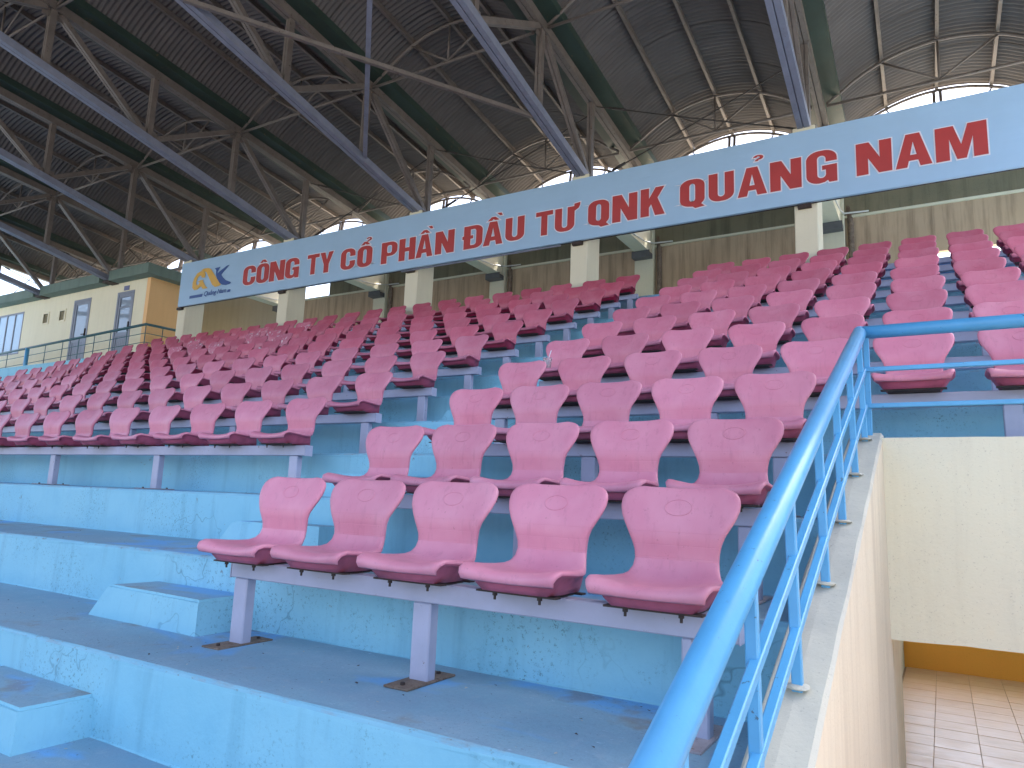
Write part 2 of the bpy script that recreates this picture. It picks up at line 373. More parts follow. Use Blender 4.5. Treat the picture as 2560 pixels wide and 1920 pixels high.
# ------------------------------------------------------------------ the sunken passage
PD = Vector((0.02096, 1.0, 0.44809))          # the way the stair parapet climbs
PA = Vector((2.346, 1.46, 0.363))             # its upper inner corner
def parapet(bm, mirror=False):
    w = .146; t0 = -1.95; t1 = 0.06
    def pt(t, s): v = PA + PD * t; return Vector((v.x - w * s, v.y, v.z))
    n = 16; rows = []
    for k in range(n + 1):
        t = t0 * 1.25 + (t1 - t0 * 1.25) * k / n
        row = []
        for s, dz in ((0, None), (0, -.012), (.06, .0), (.5, .004), (.94, 0), (1, -.012), (1, None)):
            v = pt(t, s)
            v.z = FLOOR - .02 if dz is None else v.z + dz
            if dz is not None: v += Vector((random.uniform(-.002, .002), 0, random.uniform(-.002, .002)))
            if mirror: v.x = 2 * 3.62 - v.x
            row.append(bm.verts.new(v))
        rows.append(row)
    for a, b in zip(rows, rows[1:]):
        for j in range(6):
            f = (a[j], a[j + 1], b[j + 1], b[j]) if not mirror else (b[j], b[j + 1], a[j + 1], a[j])
            face(bm, f, 0 if j == 0 else (2 if j == 5 else 1))
    face(bm, rows[0], 0); face(bm, rows[-1][::-1], 0)
def make_wall(name, fn, mats, label, cat='wall', kind=None): return tag(one(name, fn, mats), label, cat, None, kind)
make_wall('parapet_wall', lambda bm: (parapet(bm), bmesh.ops.recalc_face_normals(bm, faces=bm.faces)), ['cream_side', 'cap', 'riser'], 'cream sloping parapet wall with grey cap under the blue handrail')
make_wall('parapet_wall', lambda bm: (parapet(bm, True), bmesh.ops.recalc_face_normals(bm, faces=bm.faces)), ['cream_side', 'cap', 'riser'], 'cream sloping parapet wall on the far side of the sunken passage')
bmw = bmesh.new()
nx = 26
top = [bmw.verts.new((2.33 + 2.6 * k / nx, 1.46, .363 + random.uniform(-.002, .002))) for k in range(nx + 1)]
bot = [bmw.verts.new((2.33 + 2.6 * k / nx, 1.46, -.545 + random.uniform(-.005, .005))) for k in range(nx + 1)]
tb = [bmw.verts.new((v.co.x, 1.60, .363)) for v in top]; bb = [bmw.verts.new((v.co.x, 1.60, -.545)) for v in bot]
for k in range(nx):
    face(bmw, (bot[k], bot[k + 1], top[k + 1], top[k])); face(bmw, (top[k], top[k + 1], tb[k + 1], tb[k]), 1); face(bmw, (bb[k], bb[k + 1], bot[k + 1], bot[k])); face(bmw, (tb[k], tb[k + 1], bb[k + 1], bb[k]))
tag(obj('passage_lintel', bmw, ['cream', 'cap']), 'cream plastered wall over the sunken passage, below the horizontal blue rail', 'wall')
make_wall('passage_wall', lambda bm: (box(bm, 2.20, 2.345, 1.62, 2.25, FLOOR - .02, ez(4) - .31, bev=.01), box(bm, 2.0, 2.12, 2.25, 7.4, FLOOR - .02, ez(4) - .31)), 'cream_side', 'cream wall along the left of the sunken passage')
make_wall('passage_wall', lambda bm: box(bm, 4.9, 5.02, 1.62, 7.4, FLOOR - .02, ez(4) - .31), 'cream_side', 'cream wall along the right of the sunken passage')
make_wall('passage_ceiling', lambda bm: box(bm, 1.9, 5.1, 1.62, 3.2, ez(4) - .30, ez(4) - .16), 'cream', 'flat ceiling over the front of the sunken passage', 'ceiling', 'structure')
make_wall('amber_wall', lambda bm: box(bm, 1.9, 5.1, 7.42, 7.54, FLOOR - .02, FLOOR + .56), 'amber', 'low amber painted wall at the end of the tiled passage')
# tiled floor: every tile a piece of its own over a grout bed
fl = tag(one('passage_floor', lambda bm: box(bm, 2.1, 4.95, -4.2, 7.42, FLOOR - .06, FLOOR - .006), 'grout'), 'glossy beige tiled floor of the sunken passage', 'floor', kind='structure')
bmt = bmesh.new(); box(bmt, -.1475, .1475, -.1405, .1405, -.010, 0, bev=.002)
tme = bpy.data.meshes.new('tile'); bmt.to_mesh(tme); bmt.free(); tme.materials.append(M['tile'])
for a in range(10):
    for b in range(29):
        x = 2.287 + .2975 * a - .0; y = 7.27 - .285 * b
        if y < -.9: continue
        inst('tile', tme, fl, (x, y, FLOOR + random.uniform(-.0008, .0008)), (random.uniform(-.002, .002), random.uniform(-.002, .002), 0))
M['bounce_apron'] = m_plaster('pale_bounce_apron', (0.52, 0.46, 0.36), (0.46, 0.41, 0.33), (0.34, 0.30, 0.24))
tag(one('bounce_pavement', lambda bm: box(bm, -70, 70, 7.6, 45, FLOOR - .2, FLOOR - .08), 'bounce_apron'), 'unseen pale concrete paving added behind the stand to bounce light', 'bounce_pavement', kind='structure')  # unseen pale slab, added to bounce sunlight into the passage and rear roof
tag(one('ground', lambda bm: box(bm, -250, 250, -250, 250, FLOOR - .6, FLOOR - .12), 'ground'), 'flat ground around the stand', 'ground', kind='structure')

# ------------------------------------------------------------------ blue railing round the passage
RC = Vector((2.265, 1.50, .888))
rail = tag(empty('railing', (2.265, 1.5, .363)), 'bright blue tubular handrail with thin bars around the sunken passage', 'railing')
def rp(v): return Vector(v) - Vector((2.265, 1.5, .363))
one('handrail', lambda bm: tube(bm, [rp(RC + PD * -3.35), rp(RC + PD * -1.7), rp(RC + PD * -.02)], .0325, 16), 'rail', rail)
one('handrail', lambda bm: tube(bm, [rp(RC + Vector((-.012, 0, -.002))), rp(RC + Vector((1.2, 0, -.002))), rp((5.0, 1.5, .885))], .0325, 16), 'rail', rail)
one('rail_joint', lambda bm: bmesh.ops.create_uvsphere(bm, u_segments=16, v_segments=10, radius=.0329, matrix=Matrix.Translation(rp(RC - PD * .004))), 'rail', rail, True)
for dz in (-.190, -.368):
    p = RC + Vector((.012, -.01, dz))
    one('rail_bar', lambda bm: bar(bm, rp(p + PD * -3.3), rp(p), .024, .026, bev=.003), 'rail', rail)
    one('rail_bar', lambda bm: bar(bm, rp(p), rp((5.0, 1.49, p.z)), .024, .022, bev=.003), 'rail', rail)
FA = Vector((2.283, 1.455, .370))
for t in (-.04, -.45, -.88, -1.30, -1.78, -2.2, -2.65):
    f = FA + PD * t; top_ = RC + PD * (f.y - RC.y)
    one('rail_post', lambda bm: bar(bm, rp((f.x - .006, f.y, f.z - .03)), rp((top_.x + .002, f.y, top_.z - .02)), .026, .026, bev=.003), 'rail', rail)
    one('cement_collar', lambda bm: (bmesh.ops.create_icosphere(bm, subdivisions=2, radius=.026, matrix=Matrix.Translation(rp((f.x - .006, f.y, f.z))) @ Matrix.Diagonal((1.2, 1.4, .28, 1))), [setattr(v, 'co', v.co + Vector((random.uniform(-.004, .004), random.uniform(-.004, .004), random.uniform(-.002, .002)))) for v in bm.verts]), 'cap', rail)
for x in (2.291, 3.15, 3.8, 4.5):
    one('rail_post', lambda bm: bar(bm, rp((x, 1.5, .34)), rp((x, 1.5, .865)), .026, .024, bev=.003), 'rail', rail)

# ------------------------------------------------------------------ bench frames
BT = -.304                                     # top of a beam below the seat emblem line
def bench(i, x0, x1, posts, side):
    y = (i - 1) * TD; z = (i - 1) * TH
    t = empty('bench_frame', (0, y, ez(i)))
    z0 = z - ez(i)
    one('beam', lambda bm: (bar(bm, (x0, -.135, z0 + BT - .036), (x1, -.135, z0 + BT - .036), .066, .072, bev=.004),
                            box(bm, x0 - .003, x0 + .001, -.17, -.10, z0 + BT - .074, z0 + BT + .001), box(bm, x1 - .001, x1 + .003, -.17, -.10, z0 + BT - .074, z0 + BT + .001)), 'lilac', t)
    for k, x in enumerate(posts):
        p = one('post', lambda bm: bar(bm, (x, -.135, 0), (x, -.135, z0 + BT - .073), .052, .082, up=Vector((1, 0, 0)), bev=.005), 'lilac', t)
        q = one('foot_plate', lambda bm: (box(bm, x - .054, x + .054, -.285, .0, 0, .008, bev=.002),), 'rust' if (side == 'right' and i == 1 and k < 2) else 'plate', t)
        if i <= 3:
            for yy in (-.245, -.035):
                one('bolt', lambda bm: bmesh.ops.create_cone(bm, cap_ends=True, segments=6, radius1=.009, radius2=.008, depth=.009, matrix=Matrix.Translation((x, yy, .012))), 'dark', q)
    tag(t, 'lilac steel bench frame under the ' + ORD[i if side == 'right' else i - 2] + ' row of the ' + side + ' block', 'bench frame', 'steel bench frames under the seats')
RSP = {1: .4524, 2: .4575, 3: .4525}; ROF = {1: .0178, 2: .009, 3: .0631, 4: -.023, 5: -.0059, 6: -.0138, 7: -.0094, 8: -.0379}
LX, LSP = -1.4404, .5775
for i in range(1, 13):
    if i <= 3: bench(i, -.125 + ROF[i] - .018, 2.06, (-.065 + ROF[i] - .018, .925, 1.93), 'right')
    else: bench(i, -.16, 8.0, (-.09, 1.4, 2.9, 4.4, 5.9, 7.4), 'right')
for i in range(3, 13): bench(i, -14.35, -1.24, tuple(-1.36 - 1.6 * k for k in range(9)), 'left')

# ------------------------------------------------------------------ seats
PROF = [(-.318, .036, .170), (-.311, .049, .178), (-.290, .056, .182), (-.24, .053, .184), (-.18, .048, .183), (-.12, .046, .173), (-.075, .051, .158), (-.046, .065, .145), (-.027, .090, .135),
        (-.020, .118, .131), (-.022, .145, .133), (-.027, .172, .140), (-.029, .198, .151), (-.023, .225, .166), (-.012, .255, .182), (.001, .283, .191), (.011, .305, .192), (.020, .322, .188), (.0275, .335, .178), (.034, .344, .160), (.038, .3485, .136)]
US = [-1, -.93, -.8, -.55, -.28, 0, .28, .55, .8, .93, 1]
def prof_n(k):
    a = PROF[max(k - 1, 0)]; b = PROF[min(k + 1, len(PROF) - 1)]
    t = Vector((0, b[0] - a[0], b[1] - a[1])).normalized(); return Vector((0, -t.z, t.y))
def seat_section(k):
    y, z, w = PROF[k]; n = prof_n(k); back = min(1, max(0, (k - 5) / 5)); pts = []
    def surf(u):
        dish = (.024 * (1 - back) + .012 * back) * (abs(u) ** 2.2)
        return Vector((w * u, y, z)) + n * dish
    for u in US: pts.append(surf(u) - n * (.004 if abs(u) == 1 else 0))
    e = surf(1)
    for dx, dn in ((.006, .008), (.006, .017), (.0, .024)): pts.append(e + Vector((dx, 0, 0)) - n * dn)
    for u in (.7, 0, -.7): pts.append(surf(u) - n * .020)
    e = surf(-1)
    for dx, dn in ((.0, .024), (-.006, .017), (-.006, .008)): pts.append(e + Vector((dx, 0, 0)) - n * dn)
    return pts, n
def seat_shell(bm, k0, k1, cap0, cap1):
    rings = []
    def capring(k, sgn):
        pts, n = seat_section(k); d = (Vector((0, PROF[1][0] - PROF[0][0], PROF[1][1] - PROF[0][1])) if sgn < 0 else Vector((0, PROF[-1][0] - PROF[-2][0], PROF[-1][1] - PROF[-2][1]))).normalized()
        c = sum(pts, Vector()) / len(pts); mid = [p for p in pts]
        out = []
        for j, p in enumerate(pts):
            h = (p - Vector((p.x, PROF[k][0], PROF[k][1]))).dot(n)
            q = p - n * (h + .013) * .55; q.x *= .985; out.append(q + d * sgn * .010)
        return out
    secs = [seat_section(k)[0] for k in range(k0, k1 + 1)]
    if cap0: secs.insert(0, capring(k0, -1))
    if cap1: secs.append(capring(k1, 1))
    rings = [[bm.verts.new(p) for p in s] for s in secs]
    n = len(rings[0])
    for a, b in zip(rings, rings[1:]):
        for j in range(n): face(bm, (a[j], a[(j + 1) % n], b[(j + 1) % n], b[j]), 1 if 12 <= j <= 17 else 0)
    if cap0: face(bm, rings[0])
    if cap1: face(bm, rings[-1][::-1])
    bmesh.ops.recalc_face_normals(bm, faces=bm.faces)
def seat_pan(bm):
    seat_shell(bm, 0, 9, True, False)
    # hollow moulded base tapering down to the mounting plate
    T = [(-.171, -.297, .056), (-.09, -.303, .038), (.09, -.303, .038), (.171, -.297, .056), (.180, -.18, .058), (.150, -.06, .058), (-.150, -.06, .058), (-.180, -.18, .058)]
    B = [(-.122, -.266, -.010), (-.07, -.272, -.010), (.07, -.272, -.010), (.122, -.266, -.010), (.13, -.16, -.010), (.118, -.03, -.010), (-.118, -.03, -.010), (-.13, -.16, -.010)]
    a = [bm.verts.new(p) for p in T]; b = [bm.verts.new(p) for p in B]
    m = [bm.verts.new(Vector(p).lerp(Vector(q), .62) + Vector((0, 0, -.004))) for p, q in zip(T, B)]
    for j in range(8):
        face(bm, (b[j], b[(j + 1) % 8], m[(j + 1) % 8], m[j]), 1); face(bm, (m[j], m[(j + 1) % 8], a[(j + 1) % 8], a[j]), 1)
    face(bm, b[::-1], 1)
def surf_y(x, z):
    for k in range(9, len(PROF) - 1):
        if PROF[k][1] <= z <= PROF[k + 1][1]:
            f = (z - PROF[k][1]) / (PROF[k + 1][1] - PROF[k][1]); y = PROF[k][0] * (1 - f) + PROF[k + 1][0] * f; w = PROF[k][2] * (1 - f) + PROF[k + 1][2] * f
            return y - .012 * abs(x / w) ** 2.2
def seat_back(bm):
    seat_shell(bm, 9, len(PROF) - 1, False, True)
    pts = []
    for j in range(28):
        a = 2 * math.pi * j / 28; x = .045 * math.cos(a); z = .286 + .026 * math.sin(a); pts.append((x, surf_y(x, z) - .0003, z))
    tube(bm, pts, .0017, 5, closed=True)
def mk(fn, name, mat, smooth=True):
    o = one(name, fn, mat, None, smooth); me = o.data; bpy.data.objects.remove(o); return me
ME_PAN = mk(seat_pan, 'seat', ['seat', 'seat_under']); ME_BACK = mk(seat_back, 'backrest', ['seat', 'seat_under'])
ME_PLATE = mk(lambda bm: (box(bm, -.15, .15, -.262, -.225, -.0165, -.0105), box(bm, -.15, .15, -.075, -.045, -.0165, -.0105), box(bm, -.12, .12, -.225, -.075, -.0185, -.0125)), 'mounting_plate', 'dark', False)
def bolt_bm(bm):
    bmesh.ops.create_cone(bm, cap_ends=True, segments=6, radius1=.0085, radius2=.0085, depth=.010, matrix=Matrix.Translation((0, 0, -.008)))
    bmesh.ops.create_cone(bm, cap_ends=True, segments=6, radius1=.0045, radius2=.0045, depth=.014, matrix=Matrix.Translation((0, 0, -.019)))
ME_BOLT = mk(bolt_bm, 'bolt', 'dark', False)
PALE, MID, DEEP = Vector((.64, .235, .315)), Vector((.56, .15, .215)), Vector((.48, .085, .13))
def place_seat(x, i, row, j, side, deep, fromwhere, stained=False):
    y, z = (i - 1) * TD, (i - 1) * TH
    t = empty('stadium_seat', (x, y + random.uniform(-.004, .004), z - .285)); t.rotation_euler = (random.uniform(-.012, .012), 0, random.uniform(-.02, .02))
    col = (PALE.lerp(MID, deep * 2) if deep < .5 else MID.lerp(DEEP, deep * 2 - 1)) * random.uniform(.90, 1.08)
    parts = [inst('seat', ME_PAN, t), inst('backrest', ME_BACK, t)]
    for p in parts:
        p.color = (*col, 1)
        if stained: p.material_slots[0].link = 'OBJECT'; p.material_slots[0].material = M['seat_stain']
    pl = inst('mounting_plate', ME_PLATE, t)
    if i <= 2 or (side == 'left' and i == 3 and j < 6):
        for bx in (-.085, .085): inst('bolt', ME_BOLT, pl, (bx, -.245, -.0135))
    tone = 'deep pink' if deep > .6 else ('pale pink' if deep < .18 else 'pink')
    lab = tone + (' splashed seat, ' if stained else ' plastic seat, ') + ORD[j + 1] + ' from the aisle, ' + ORD[row] + ' row, ' + side + ' block'
    tag(t, lab, 'seat', 'stadium seats on the terrace')
nseat = 0
for i in range(1, 13):
    sp = RSP.get(i, .5); n = 5 if i <= 3 else 14
    for j in range(n):
        x = ROF.get(i, -.02) + sp * j + (random.uniform(-.008, .008) if i > 8 else 0)
        if i > 3 and project((x - .2, (i - 1) * TD, (i - 1) * TH))[0] > 2640: continue
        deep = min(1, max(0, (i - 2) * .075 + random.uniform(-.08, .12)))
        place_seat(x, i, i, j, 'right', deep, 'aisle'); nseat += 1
for i in range(3, 13):
    LO = random.uniform(-.07, .07) if i > 6 else random.uniform(-.01, .01)
    for j in range(23):
        x = LX + LO - LSP * j + random.uniform(-.012, .012)
        if x < -14.0 or project((x + .2, (i - 1) * TD, (i - 1) * TH))[0] < -30: continue
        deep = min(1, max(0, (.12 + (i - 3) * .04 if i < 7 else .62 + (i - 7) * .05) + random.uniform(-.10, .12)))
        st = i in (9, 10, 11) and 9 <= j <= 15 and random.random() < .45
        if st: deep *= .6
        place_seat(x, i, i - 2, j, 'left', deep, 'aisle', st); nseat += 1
tag_count = nseat

# the drinking cup left on a seat
cup = tag(empty('plastic_cup', (-.06, 4 * TD - .23, 4 * TH - .285 + .056)), 'clear plastic drinking cup with a straw left on the aisle seat of the fifth row', 'cup')
def cup_bm(bm):
    prof = [(.001, .002), (.024, .002), (.026, .01), (.036, .088), (.0385, .09), (.0385, .094), (.034, .092), (.033, .086), (.024, .006), (.001, .006)]
    rings = [[bm.verts.new((r * math.cos(a * math.pi / 10), r * math.sin(a * math.pi / 10), z)) for a in range(20)] for r, z in prof]
    for a, b in zip(rings, rings[1:]):
        for k in range(20): face(bm, (a[k], a[(k + 1) % 20], b[(k + 1) % 20], b[k]))
one('cup', cup_bm, 'cup', cup, True)
one('straw', lambda bm: tube(bm, [(-.012, 0, .01), (.012, 0, .105), (.030, 0, .155)], .0035, 8), 'white', cup)

# ------------------------------------------------------------------ rear frames and wall
XK = lambda k: 1.12 - 3.56 * k
NAMEK = {-1: 'beyond the right edge of the sign', 0: 'behind the letter G of the sign', 1: 'behind the letters QNK of the sign', 2: 'behind the letters PHAN of the sign', 3: 'behind the word CONG of the sign', 4: 'at the left end of the sign'}
for k in range(-1, 5):
    X = XK(k)
    t = empty('concrete_column', (X, 8.0, WALK))
    one('shaft', lambda bm: box(bm, -.155, .155, 0, .5, 0, 5.52 - WALK, bev=.012), 'column', t)
    one('tie_beam', lambda bm: box(bm, -.15, .15, .502, 3.05, 5.12 - WALK, 5.6 - WALK), 'column', t)
    one('pilaster', lambda bm: box(bm, -.20, .20, 3.06, 3.45, 0, 5.97 - WALK, bev=.01), 'column', t)
    br = one('steel_bracket', lambda bm: (box(bm, -.19, .19, 2.86, 3.055, 4.98 - WALK, 4.992 - WALK), box(bm, -.19, .19, 2.86, 2.872, 4.992 - WALK, 5.115 - WALK), box(bm, -.19, -.178, 2.872, 3.05, 4.992 - WALK, 5.08 - WALK), box(bm, .178, .19, 2.872, 3.05, 4.992 - WALK, 5.08 - WALK)), 'bracket', t)
    one('downpipe', lambda bm: tube(bm, [(.30, 3.16, 0), (.30, 3.16, 2.0), (.26, 3.2, 2.35)], .05, 8), 'rust', t)
    one('conduit', lambda bm: tube(bm, [(.17, .6, 5.02 - WALK), (.19, 2.6, 5.2 - WALK), (.21, 3.03, 5.30 - WALK), (.6, 3.1, 5.31 - WALK)], .014, 6), 'conduit', t)
    tag(t, 'cream concrete roof column and rear pilaster ' + NAMEK[k], 'column', 'cream columns along the back of the stand')
bw = tag(empty('rear_wall', (0, 11.2, WALK)), 'tan streaked rear wall with mossy concrete beam behind the top row', 'wall')
def wx(bm, segs, y0, y1):
    for x0, x1, z0, z1 in segs: box(bm, x0, x1, y0, y1, z0 - WALK, z1 - WALK)
edges = [XK(k) for k in range(-1, 6)]
for k in range(-1, 5):
    a, b = XK(k + 1) + .2, XK(k) - .2
    if k == -1:
        segs = [(a, 2.3, WALK, 5.26), (2.3, b, WALK, 3.55), (2.3, b, 4.44, 5.26)]
        for s in ((a, 2.3, WALK, 5.26), (2.3, b, WALK, 3.55), (2.3, b, 4.44, 5.26)): one('wall_panel', lambda bm: wx(bm, [s], 0, .12), 'backwall', bw)
    else:
        nS = 2
        for q in range(nS):
            s = (a + (b - a) * q / nS, a + (b - a) * (q + 1) / nS, WALK, 5.26 if k < 4 else 6.0)
            one('wall_panel', lambda bm: wx(bm, [s], 0, .12), 'backwall' if k < 4 else 'plainwall', bw)
    if k < 3: one('ring_beam', lambda bm: wx(bm, [(a, b, 5.302, 5.97)], -.04, .2), 'ring', bw)
    elif k == 3: one('ring_beam', lambda bm: wx(bm, [(-11.45, b, 5.302, 5.97)], -.04, .2), 'ring', bw)
    if k < 4: one('trim', lambda bm: wx(bm, [(a, b, 5.262, 5.30)], -.05, .14), 'column', bw)
one('wall_panel', lambda bm: wx(bm, [(-26, XK(5) + .2, WALK, 5.97)], 0, .12), 'plainwall', bw)

# ------------------------------------------------------------------ press box
FY = 8.3
pb = tag(empty('press_box', (-15.2, FY, WALK)), 'cream press box with green roof band, grey doors and orange side wall', 'building')
def PB(x, y, z): return (x + 15.2, y - FY, z - WALK)
def pbox(bm, x0, x1, y0, y1, z0, z1, **k): box(bm, x0 + 15.2, x1 + 15.2, y0 - FY, y1 - FY, z0 - WALK, z1 - WALK, **k)
# facade wall built as pieces around its openings
cols = [(-30, -23.05), (-21.5, -20.28), (-20.03, -19.37), (-19.11, -18.66), (-17.79, -16.49), (-15.71, -15.2)]
def facade(bm):
    for x0, x1 in cols: pbox(bm, x0, x1, FY, FY + .15, WALK - .35, 5.7)
    for x0, x1, z0, z1 in ((-23.05, -21.5, WALK - .35, 3.83), (-23.05, -21.5, 5.16, 5.7), (-20.28, -20.03, WALK - .35, 4.67), (-20.28, -20.03, 4.95, 5.7), (-19.37, -19.11, WALK - .35, 4.67), (-19.37, -19.11, 4.95, 5.7), (-18.66, -17.79, 5.19, 5.7), (-16.49, -15.71, 5.17, 5.7)):
        pbox(bm, x0, x1, FY, FY + .15, z0, z1)
one('wall', facade, 'facade', pb)
one('side_wall', lambda bm: pbox(bm, -15.2, -15.05, FY + .002, 9.9, WALK - .35, 5.7), 'orange', pb)
one('back_room', lambda bm: pbox(bm, -30, -15.25, FY + 1.5, FY + 1.6, WALK, 5.7), 'facade', pb)
one('floor_slab', lambda bm: pbox(bm, -30, -15.2, FY + .16, FY + 1.5, WALK - .2, WALK + .01), 'column', pb)
one('roof_band', lambda bm: (pbox(bm, -16.52, -14.74, 8.0, 9.95, 5.44, 5.71), pbox(bm, -20.1, -16.98, 8.0, 9.95, 5.44, 5.71), pbox(bm, -30, -20.48, 8.0, 9.95, 5.44, 5.71), pbox(bm, -30, -14.8, 8.12, 9.9, 5.46, 5.69)), 'green_band', pb)
for x0, x1, ztop in ((-18.66, -17.79, 5.19), (-16.49, -15.71, 5.17)):
    w = x1 - x0
    d = one('door', lambda bm: (pbox(bm, x0, x0 + .07, FY - .012, FY + .06, WALK, ztop), pbox(bm, x1 - .07, x1, FY - .012, FY + .06, WALK, ztop), pbox(bm, x0 + .07, x1 - .07, FY - .012, FY + .06, ztop - .07, ztop),
                                pbox(bm, x0 + .07, x0 + .15, FY, FY + .05, WALK, ztop - .07), pbox(bm, x1 - .15, x1 - .07, FY, FY + .05, WALK, ztop - .07), pbox(bm, x0 + .15, x1 - .15, FY, FY + .05, 3.93, 4.03), pbox(bm, x0 + .15, x1 - .15, FY, FY + .05, ztop - .15, ztop - .07), pbox(bm, x0 + .15, x1 - .15, FY + .002, FY + .05, WALK, WALK + .1)), 'grey', pb)
    one('pane', lambda bm: pbox(bm, x0 + .15, x1 - .15, FY + .02, FY + .03, 4.03, ztop - .15), 'glass', d)
    one('panel', lambda bm: [pbox(bm, x0 + .15 + k * (w - .3) / 6 + .004, x0 + .15 + (k + 1) * (w - .3) / 6 - .004, FY + .012, FY + .04, WALK + .1, 3.93) for k in range(6)], 'grey', d)
    one('handle', lambda bm: (pbox(bm, x1 - .125, x1 - .095, FY - .03, FY, 4.05, 4.30), pbox(bm, x1 - .24, x1 - .095, FY - .05, FY - .03, 4.12, 4.145)), 'dark', d)
    if x0 > -17: one('transom', lambda bm: pbox(bm, x0 + .15, x1 - .15, FY + .001, FY + .04, 4.72, 4.75), 'grey', d)
w_ = one('window', lambda bm: (pbox(bm, -23.05, -21.5, FY - .01, FY + .05, 3.83, 3.88), pbox(bm, -23.05, -21.5, FY - .01, FY + .05, 5.11, 5.16), *[pbox(bm, x, x + .05, FY - .008, FY + .05, 3.88, 5.11) for x in (-23.05, -22.55, -22.04, -21.55)]), 'grey', pb)
for x in (-23.0, -22.5, -21.99): one('pane', lambda bm: pbox(bm, x, x + .44, FY + .01, FY + .02, 3.88, 5.11), 'film', w_)
for x in (-20.28, -19.37):
    v = one('vent', lambda bm: (pbox(bm, x - .06, x, FY - .02, FY + .02, 4.62, 5.0), pbox(bm, x + .25, x + .31, FY - .02, FY + .02, 4.62, 5.0), pbox(bm, x, x + .25, FY - .02, FY + .02, 4.62, 4.67), pbox(bm, x, x + .25, FY - .02, FY + .02, 4.95, 5.0)), 'facade', pb)
    one('vent_hole', lambda bm: pbox(bm, x, x + .25, FY + .10, FY + .14, 4.67, 4.95), 'void', v)
one('plaque', lambda bm: pbox(bm, -16.22, -15.99, FY - .015, FY, 5.20, 5.325), 'plaque', pb)

tr = tag(empty('walkway_railing', (-14.1, 7.75, WALK)), 'teal railing along the walkway in front of the press box', 'railing')
zr = lambda x: 3.94 + (x + 14.1) * .0318
def TR(x, y, z): return (x + 14.1, y - 7.75, z - WALK)
one('handrail', lambda bm: tube(bm, [TR(-29, 7.75, zr(-29)), TR(-20, 7.75, zr(-20)), TR(-14.1, 7.75, 3.94), TR(-14.1, 8.62, 3.965)], .033, 10), 'teal', tr)
for dz in (-.225, -.45):
    one('rail_bar', lambda bm: (tube(bm, [TR(-29, 7.75, zr(-29) + dz), TR(-14.1, 7.75, 3.94 + dz), TR(-14.1, 8.6, 3.965 + dz)], .009, 6)), 'teal', tr)
for x in (-22.9, -21.9, -20.87, -18.77, -17.88, -17.08, -16.34, -15.6, -14.88, -14.1):
    one('rail_post', lambda bm: tube(bm, [TR(x, 7.75, WALK), TR(x, 7.75, zr(x))], .010, 6), 'teal', tr)
one('rail_post', lambda bm: tube(bm, [TR(-14.1, 8.2, WALK), TR(-14.1, 8.2, 3.95)], .010, 6), 'teal', tr)
for x in (-19.75,): one('main_post', lambda bm: tube(bm, [TR(x, 7.75, WALK - .2), TR(x, 7.75, zr(x))], .055, 10), 'rail', tr)
tag(one('walkway_upstand', lambda bm: box(bm, -32, -14.14, 7.68, 7.80, WALK - .6, WALK + .10), 'riser'), 'blue painted upstand under the teal walkway railing', 'wall')

# ------------------------------------------------------------------ the sign
SY = 7.90
sign = tag(empty('company_sign', (-4, SY, 4.86)), 'long pale blue sign board with red Vietnamese company name and logo', 'sign')
def S(x, y, z): return (x + 4, y - SY, z - 4.86)
def board(bm):
    xs = [-13.14, -12.9] + [-12.9 + (5.1 + 12.9) * k / 60 for k in range(1, 61)]
    f = []; 
    def notch(x):
        d = min(abs(x - XK(k)) for k in range(-1, 5)); return -.05 if d < .22 and x > -13 else 0
    rows = {}
    for nm, y in (('f', .0), ('b', .05)):
        rows[nm] = [[bm.verts.new(S(x, SY + y + random.uniform(-.0015, .0015), z)) for x in xs] for z in (4.315, 4.6, 4.86, 5.12, 5.40)]
    F, B = rows['f'], rows['b']; n = len(xs)
    for a in range(4):
        for k in range(n - 1):
            face(bm, (F[a][k], F[a][k + 1], F[a + 1][k + 1], F[a + 1][k])); face(bm, (B[a][k + 1], B[a][k], B[a + 1][k], B[a + 1][k + 1]))
    for k in range(n - 1):
        face(bm, (B[0][k], B[0][k + 1], F[0][k + 1], F[0][k])); face(bm, (F[4][k], F[4][k + 1], B[4][k + 1], B[4][k]))
    for a in range(4):
        face(bm, (F[a][0], F[a + 1][0], B[a + 1][0], B[a][0])); face(bm, (F[a][-1], B[a][-1], B[a + 1][-1], F[a + 1][-1]))
one('board', board, 'sign', sign)
one('frame_rail', lambda bm: (tube(bm, [S(-13.1, SY + .085, 4.33), S(5.05, SY + .085, 4.33)], .018, 6),), 'dark', sign)
one('frame_rail', lambda bm: (tube(bm, [S(-6.2, SY + .03, 4.285), S(-2.75, SY + .03, 4.285)], .016, 6),), 'chord', sign)
for k in range(0, 5): one('clamp', lambda bm: box(bm, XK(k) + 4 - .10, XK(k) + 4 + .08, .03, .098, 4.255 - 4.86, 4.31 - 4.86), 'dark', sign)

